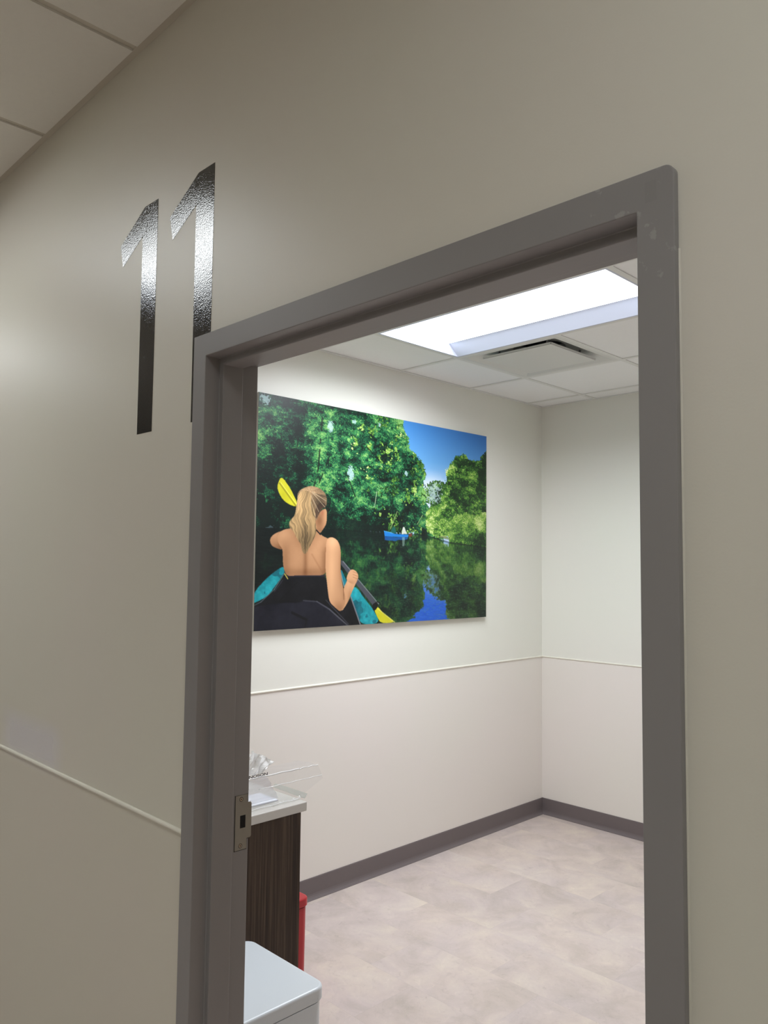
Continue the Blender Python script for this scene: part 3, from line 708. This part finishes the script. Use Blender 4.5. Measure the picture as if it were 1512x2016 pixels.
# ------------------------------------------------------------------ ceiling lights (2 x 4 ft recessed troffers)
def troffer(x, y, z, mat, label, group=None):
    """x, y: lower left grid corner; recessed lens with sloping white sides"""
    t = empty('ceiling_light', (x+T, y+T/2, z)); w, d, h = 2*T, T, .052
    bm = bmesh.new()
    o_ = [(-w/2+.012, -d/2+.012, 0), (w/2-.012, -d/2+.012, 0), (w/2-.012, d/2-.012, 0), (-w/2+.012, d/2-.012, 0)]
    rim = [(-w/2+.022, -d/2+.022, 0), (w/2-.022, -d/2+.022, 0), (w/2-.022, d/2-.022, 0), (-w/2+.022, d/2-.022, 0)]
    i_ = [(-w/2+.034, -d/2+.075, h), (w/2-.034, -d/2+.075, h), (w/2-.034, d/2-.105, h), (-w/2+.034, d/2-.105, h)]
    A = [bm.verts.new(p) for p in o_]; B = [bm.verts.new(p) for p in rim]; Cc = [bm.verts.new(p) for p in i_]
    top = [bm.verts.new((p[0], p[1], .10)) for p in o_]
    for k in range(4):
        q = (k+1) % 4
        bm.faces.new((A[k], A[q], B[q], B[k])); bm.faces.new((B[k], B[q], Cc[q], Cc[k])); bm.faces.new((A[k], A[q], top[q], top[k]))
    bm.faces.new(top)
    finish('housing', bm, M['troffer'], t)
    bm = bmesh.new(); f = [bm.verts.new((p[0], p[1], h-.001)) for p in i_]; bm.faces.new(f)
    g = [bm.verts.new((p[0], p[1], h+.004)) for p in i_]; bm.faces.new(g)
    for k in range(4): bm.faces.new((f[k], f[(k+1) % 4], g[(k+1) % 4], g[k]))
    finish('lens', bm, mat, t)['label'] = 'glowing white lens'
    tag(t, label, 'light', group); return t
rl = troffer(LX0, LY0, RC, M['lens_room'], 'bright recessed ceiling light seen through the top of the doorway')
ld = bpy.data.lights.new('room_beam', 'AREA'); ld.shape = 'RECTANGLE'; ld.size = 1.14; ld.size_y = .42; ld.energy = ROOM_WATTS
ld.color = tuple(c/1.04 for c in ROOM_TINT); ld.spread = math.radians(ROOM_SPREAD)
lo_ = bpy.data.objects.new('light_beam', ld); COL.objects.link(lo_); lo_.parent = rl; lo_.location = (0, -.015, .0505)
for (x, y), lb in zip(hall_row, ('recessed light farthest left over the hallway in the row by the doorway wall', 'recessed light over the hallway that shines in the black numbers', 'recessed light over the hallway right of the doorway',
                               'added unseen recessed light farthest left in the second hallway row', 'added unseen recessed light in the second hallway row, straight behind the camera', 'added unseen recessed light farthest right in the second hallway row')):
    troffer(x, y, HC, M['lens_hall'], lb, 'recessed lights over the hallway')

# ------------------------------------------------------------------ supply air diffuser with a square plaque
v = empty('air_vent', (GX+T/2, GY+T/2, RC)); tag(v, 'white square ceiling air vent with a flat centre plaque beside the bright light', 'air vent')
bm = bmesh.new(); a, b_, nk = T/2-.012, .135, 48
def sq(t, s):
    c, n_ = math.cos(t), math.sin(t); k = s/max(abs(c), abs(n_)); return (c*k, n_*k)
rings = []
for s, z, mixr in ((a, 0, 0), (a-.022, 0, 0), (a-.040, .010, 0), (a-.065, .034, .2), (a-.10, .052, .55), (b_, .062, 1), (b_, .10, 1)):
    ring = []
    for k in range(nk):
        t = 2*math.pi*(k+.5)/nk if False else 2*math.pi*k/nk
        q = sq(t, s); r = (math.cos(t)*b_, math.sin(t)*b_)
        ring.append(bm.verts.new((q[0]*(1-mixr)+r[0]*mixr, q[1]*(1-mixr)+r[1]*mixr, z)))
    rings.append(ring)
for r0, r1 in zip(rings, rings[1:]):
    for k in range(nk): bm.faces.new((r0[k], r0[(k+1) % nk], r1[(k+1) % nk], r1[k]))
finish('vent_frame', bm, M['vent_white'], v)
bm = bmesh.new(); cyl(bm, (0, 0, .098), b_+.002, .09, 'z', 40); finish('duct_neck', bm, M['vent_dark'], v)
bm = bmesh.new(); h = .208
box(bm, -h, h, -h, h, -.004, -.001)
for s0, s1 in (((-h, -h), (h, -h+.002)), ((-h, h-.002), (h, h)), ((-h, -h), (-h+.002, h)), ((h-.002, -h), (h, h))): box(bm, s0[0], s1[0], s0[1], s1[1], -.002, .008)
finish('plaque', bm, M['vent_white'], v)
for sx_ in (-1, 1):
    for sy_ in (-1, 1):
        bm = bmesh.new(); box(bm, sx_*.15-.004, sx_*.15+.004, sy_*.15-.004, sy_*.15+.004, -.001, .056); cyl(bm, (sx_*.15, sy_*.15, .02), .008, .012, 'z', 10)
        finish('hanger', bm, M['galv'], v)

# ------------------------------------------------------------------ black number on the hallway wall
glyph = [(.1995, 0), (.1300, 0), (0, -.0690), (.0160, -.1310), (.1220, -.0765), (.1245, -.5975), (.2000, -.5975)]
def numeral(x, pts, label):
    bm = bmesh.new(); prism(bm, pts, -.0006, -.0001, 'y')
    o = finish('number_decal', bm, M['vinyl'], None, False, (x, 0, 2.5555)); return tag(o, label, 'number', 'number eleven on the wall')
numeral(-.4095, glyph, 'shiny black vinyl numeral 1 standing free on the wall, left one of the two')
g2 = glyph[:5]+[(.1235, -.5975), (.1480, -.5975), (.1480, -.4045), (.1995, -.4045)]
numeral(-.1485, g2, 'shiny black vinyl numeral 1 cut off by the corner of the door frame')

# ------------------------------------------------------------------ large print on the room wall
PY0, PZ1, PW, PH = 1.204, 2.4395, 1.732, 1.1205
pic = empty('wall_picture', (XA+.026, PY0+PW/2, PZ1-PH)); tag(pic, 'large canvas print of a woman paddling a kayak down a green river', 'picture')
bm = bmesh.new(); box(bm, -.014, -.0004, -PW/2, PW/2, 0, PH); bk = finish('backing_panel', bm, M['panel_edge'], pic)
for yy in (-.6, .6):
    bm = bmesh.new(); box(bm, -.0255, -.014, yy-.02, yy+.02, .25, PH-.2); finish('mounting_cleat', bm, M['panel_edge'], pic)
NW, NH = 867, 561
art = paint_kayak_print(NW, NH)
lin = np.where(art/255 > .04045, ((art/255+.055)/1.055)**2.4, art/255/12.92)
me = bpy.data.meshes.new('print')
jj, ii = np.meshgrid(np.arange(NW), np.arange(NH))
co = np.zeros((NH*NW, 3), np.float32)
co[:, 1] = (-PW/2+jj.ravel()/(NW-1)*PW); co[:, 2] = PH-ii.ravel()/(NH-1)*PH
me.vertices.add(NH*NW); me.vertices.foreach_set('co', co.ravel())
a0 = (ii[:-1, :-1]*NW+jj[:-1, :-1]).ravel()
quads = np.stack([a0, a0+NW, a0+NW+1, a0+1], 1).astype(np.int32)
nq = len(quads)
me.loops.add(nq*4); me.loops.foreach_set('vertex_index', quads.ravel())
me.polygons.add(nq); me.polygons.foreach_set('loop_start', np.arange(0, nq*4, 4, dtype=np.int32))
me.update(calc_edges=True); me.validate()
ca = me.attributes.new('pigment', 'FLOAT_COLOR', 'POINT')
ca.data.foreach_set('color', np.concatenate([lin.reshape(-1, 3), np.ones((NH*NW, 1))], 1).astype(np.float32).ravel())
me.materials.append(M['print'])
po = bpy.data.objects.new('print', me); COL.objects.link(po); po.parent = pic

# ------------------------------------------------------------------ base cabinet and counter along the doorway wall
CX, CY, CZ = -.4545, .697, .830
cab = empty('base_cabinet', ((XA+CX)/2, (WT+CY)/2, 0)); tag(cab, 'dark striped wood laminate base cabinet just inside the doorway', 'cabinet')
def rel(x0, x1, y0, y1, z0, z1, name, mat, parent=cab, bv=.001, loc=None):
    c = cab.location
    bm = bmesh.new(); box(bm, x0-c.x, x1-c.x, y0-c.y, y1-c.y, z0, z1); o = finish(name, bm, mat, parent); bevel(o, bv); return o
rel(CX-.019, CX, WT+.003, CY, 0, CZ, 'end_panel', M['wood'])
rel(XA+.006, CX-.0195, WT+.003, CY-.021, .10, CZ, 'body', M['wood'])
rel(XA+.006, CX-.0195, WT+.02, CY-.08, 0, .10, 'toe_kick', M['cove'])
for x0, x1, hx in ((XA+.010, -.975, -1.03), (-.971, CX-.022, -.92)):
    d = rel(x0, x1, CY-.0205, CY-.002, .105, CZ-.004, 'door', M['wood'])
    bm = bmesh.new(); c = cab.location; cyl(bm, (hx-c.x, CY+.024-c.y, .60), .005, .13, 'z', 12)
    for zz in (.615, .715): cyl(bm, (hx-c.x, CY-.002-c.y, zz), .004, .027, 'y', 10)
    finish('handle', bm, M['steel'], d)
bm = bmesh.new(); box(bm, XA+.001, -.4525, WT+.001, .7205, CZ+.0005, .860)
ct = finish('countertop', bm, M['counter']); bevel(ct, .003, 3); tag(ct, 'white solid-surface countertop on the dark wood cabinet', 'countertop')

# ------------------------------------------------------------------ plastic packaging lying on the counter
bag = empty('plastic_bag', (-.66, .54, .8605)); tag(bag, 'clear plastic wrap with a crumpled top lying on the white countertop', 'plastic wrap')
bl = bag.location; rng = random.Random(5)
def L_(x, y, z): return (x-bl.x, y-bl.y, z-bl.z)
X1, ZT = -.500, .956
bm = bmesh.new(); nu, nv = 46, 10
def near_side(i, j):                         # near side of the wrap, leaning over the front edge of the counter
    y = .17+(.803-.17)*i/nu; t = j/nv; z0 = .8625 if y < .70 else .8625+.050*(y-.70)/.103
    z = z0+(ZT-z0)*t; w = .0016*math.sin(y*60+t*5)+.0012*math.sin(y*140-t*9)
    return L_(X1+.014*(1-t)+w*(1-abs(2*t-1)), y+.012*(1-t)*(i/nu)**6, z)
g = [[bm.verts.new(near_side(i, j)) for j in range(nv+1)] for i in range(nu+1)]
for i in range(nu):
    for j in range(nv): bm.faces.new((g[i][j], g[i+1][j], g[i+1][j+1], g[i][j+1]))
def top_side(i, j):
    y = .17+(.803-.17)*i/nu; t = j/nv; return L_(X1-.09*t, y-.012*t*(i/nu)**4, ZT-.001*t+.0022*math.sin(y*45+t*7)*math.sin(3.14*t))
t_ = [[bm.verts.new(top_side(i, j)) for j in range(nv+1)] for i in range(nu+1)]
for i in range(nu):
    for j in range(nv): bm.faces.new((t_[i][j], t_[i][j+1], t_[i+1][j+1], t_[i+1][j]))
finish('wrap', bm, M['film'], bag, True)
def ribbon(pts, w, th, mat, name):
    bm = bmesh.new(); last = None
    for (x, y, z) in pts:
        s = [bm.verts.new(L_(x-th, y, z-w/2)), bm.verts.new(L_(x+th, y, z-w/2)), bm.verts.new(L_(x+th, y, z+w/2)), bm.verts.new(L_(x-th, y, z+w/2))]
        if last:
            for k in range(4): bm.faces.new((last[k], last[(k+1) % 4], s[(k+1) % 4], s[k]))
        else: bm.faces.new(s)
        last = s
    bm.faces.new(last); return finish(name, bm, mat, bag, True)
ribbon([(X1+.001, y, .956+.0008*math.sin(y*80)) for y in np.linspace(.17, .72, 40)], .0042, .0012, M['film_edge'], 'welded_edge')
ribbon([(X1+.001, y, .956+.0012*math.sin(y*180)) for y in np.linspace(.722, .803, 24)], .0026, .0010, M['film_edge'], 'welded_edge')
ribbon([(X1+.008, y, .921+.0006*math.sin(y*90)) for y in np.linspace(.555, .815, 30)], .0018, .0008, M['film_edge'], 'welded_edge')
ribbon([(X1+.013, y, .8640+.0012*math.sin(y*70)+(.05*(y-.70) if y > .70 else 0)) for y in np.linspace(.30, .745, 40)], .0022, .0010, M['film_edge'], 'welded_edge')
bm = bmesh.new()                              # crumpled gathered top
nu, nv = 84, 9
rr_ = random.Random(9); ph = [rr_.uniform(0, 6.28) for _ in range(8)]
gg = []
for i in range(nu+1):
    s = i/nu; col_ = []
    for j in range(nv+1):
        t = j/nv
        topz = np.interp(s, [0, .35, .56, .66, .9, 1], [.985, 1.012, 1.022, 1.030, .998, .984]); botz = .958
        y = .40+.205*s+.045*s*t
        fold = .011*math.sin(s*46+ph[0]+1.5*t)+.006*math.sin(s*97+ph[1]-2*t)+.004*math.sin(s*31+t*9+ph[2])
        x = X1-.030+fold*(.35+.65*t)-.010*t
        z = botz+(topz-botz)*t+.0012*math.sin(s*70+t*6+ph[3])
        col_.append(bm.verts.new(L_(x, y+.004*math.sin(t*8+s*30+ph[4]), z)))
    gg.append(col_)
for i in range(nu):
    for j in range(nv): bm.faces.new((gg[i][j], gg[i+1][j], gg[i+1][j+1], gg[i][j+1]))
finish('crumpled_top', bm, M['film_crumple'], bag, False)
def sheet(name, pts, mat, n=14, amp=.0012):    # a loose, slightly wavy sheet given by its four corners
    bm = bmesh.new(); a_, b_2, c_, d_ = [Vector(p) for p in pts]; gr = []
    for i in range(n+1):
        r0 = a_.lerp(b_2, i/n); r1 = d_.lerp(c_, i/n); row_ = []
        for j in range(n+1):
            p = r0.lerp(r1, j/n); s_ = math.sin(i*1.7+j*.9)*amp+math.sin(i*.6-j*2.1)*amp
            row_.append(bm.verts.new(L_(p.x+s_, p.y+s_*.5, p.z+s_*.3)))
        gr.append(row_)
    for i in range(n):
        for j in range(n): bm.faces.new((gr[i][j], gr[i+1][j], gr[i+1][j+1], gr[i][j+1]))
    return finish(name, bm, mat, bag, True)
sheet('inner_sheet', [(-.520, .20, .8700), (-.520, .655, .8700), (-.515, .600, .953), (-.515, .20, .953)], M['film_milky'])
sheet('folded_flap', [(-.648, .728, .8645), (-.474, .728, .8635), (-.464, .730, .8815), (-.640, .730, .8800)], M['film_pale'], 10, .0004)
bm = bmesh.new(); rq = random.Random(3)          # puckers with glints put in as white scraps along the counter front edge
for k in range(26):
    y = rq.uniform(.60, .735) if k > 7 else rq.uniform(.70, .75); x = -.487+rq.uniform(-.012, .006); z = .8625+rq.uniform(0, .007); s_ = rq.uniform(.002, .006)
    p = [bm.verts.new(L_(x+rq.uniform(-s_, s_), y+rq.uniform(-s_, s_)*1.6, z+rq.uniform(0, s_))) for _ in range(3)]; bm.faces.new(p)
finish('pucker_glint', bm, M['film_edge'], bag, False)
fc = bpy.data.curves.new('lettering', 'FONT'); fc.body = 'NOSON'; fc.size = .020; fc.space_character = .95; fc.offset = .0004
tmp = bpy.data.objects.new('tmp', fc); COL.objects.link(tmp); bpy.context.view_layer.update()
tm = bpy.data.meshes.new_from_object(tmp.evaluated_get(bpy.context.evaluated_depsgraph_get())); bpy.data.objects.remove(tmp)
xs = [v_.co.x for v_ in tm.vertices]; w_ = max(xs)-min(xs); x_ = min(xs)
for v_ in tm.vertices: v_.co = Vector(L_(X1+.0035, .520+(v_.co.x-x_)/w_*.072, .9595+v_.co.y*.60))
tm.materials.clear(); tm.materials.append(M['ink']); tx = bpy.data.objects.new('lettering', tm); COL.objects.link(tx); tx.parent = bag
pad = None
bm = bmesh.new(); box(bm, -.625, -.522, .30, .655, .8605, .8645)
pad = finish('paper_sheet', bm, M['paper']); tag(pad, 'white sheet lying under the clear plastic wrap on the counter', 'paper')

# ------------------------------------------------------------------ step-on bins
def step_bin(name, x0, x1, y0, y1, z, lid_h, r, mat, label, group=None):
    cx, cy = (x0+x1)/2, (y0+y1)/2; b = empty(name, (cx, cy, 0)); tag(b, label, 'bin', group)
    hx, hy = (x1-x0)/2, (y1-y0)/2
    bm = bmesh.new(); secs = []
    zt = z-lid_h
    for zz, ins in ((.012, .012), (.03, .006), (zt-.006, .004), (zt-.004, .004)):
        secs.append([bm.verts.new((p[0], p[1], zz)) for p in rrect(-hx+ins, hx-ins, -hy+ins, hy-ins, r)])
    for a_, c_ in zip(secs, secs[1:]):
        for k in range(len(a_)): bm.faces.new((a_[k], a_[(k+1) % len(a_)], c_[(k+1) % len(a_)], c_[k]))
    bm.faces.new(secs[0]); bm.faces.new(secs[-1]); body = finish('body', bm, mat, b, False)
    bm = bmesh.new(); prism(bm, rrect(-hx+.009, hx-.009, -hy+.009, hy-.009, r), zt-.004, zt); finish('seam_gap', bm, M['bin_dark'], b)
    bm = bmesh.new(); secs = []
    for zz, ins in ((zt, .0015), (zt+.002, 0), (z-.006, 0), (z-.003, .0010), (z-.001, .0030), (z, .0065)):
        secs.append([bm.verts.new((p[0], p[1], zz)) for p in rrect(-hx+ins, hx-ins, -hy+ins, hy-ins, r-ins*.5)])
    for a_, c_ in zip(secs, secs[1:]):
        for k in range(len(a_)): bm.faces.new((a_[k], a_[(k+1) % len(a_)], c_[(k+1) % len(a_)], c_[k]))
    bm.faces.new(secs[0]); bm.faces.new(secs[-1]); finish('lid', bm, mat, b, False)
    bm = bmesh.new(); prism(bm, rrect(-hx+.016, hx-.016, -hy+.016, hy-.016, r-.005), 0, .012); finish('base_ring', bm, M['bin_dark'], b)
    bm = bmesh.new(); box(bm, hx-.004, hx+.035, -.05, .05, .018, .026); finish('pedal', bm, M['bin_dark'], b)
    return b
step_bin('step_bin', -.360, -.0125, .135, .436, .55, .034, .034, M['bin_white'], 'white step-on bin with rounded flat lid inside the doorway')
step_bin('step_bin', -1.000, -.745, .735, .985, .40, .030, .030, M['bin_red'], 'red step-on bin half hidden behind the wood cabinet')
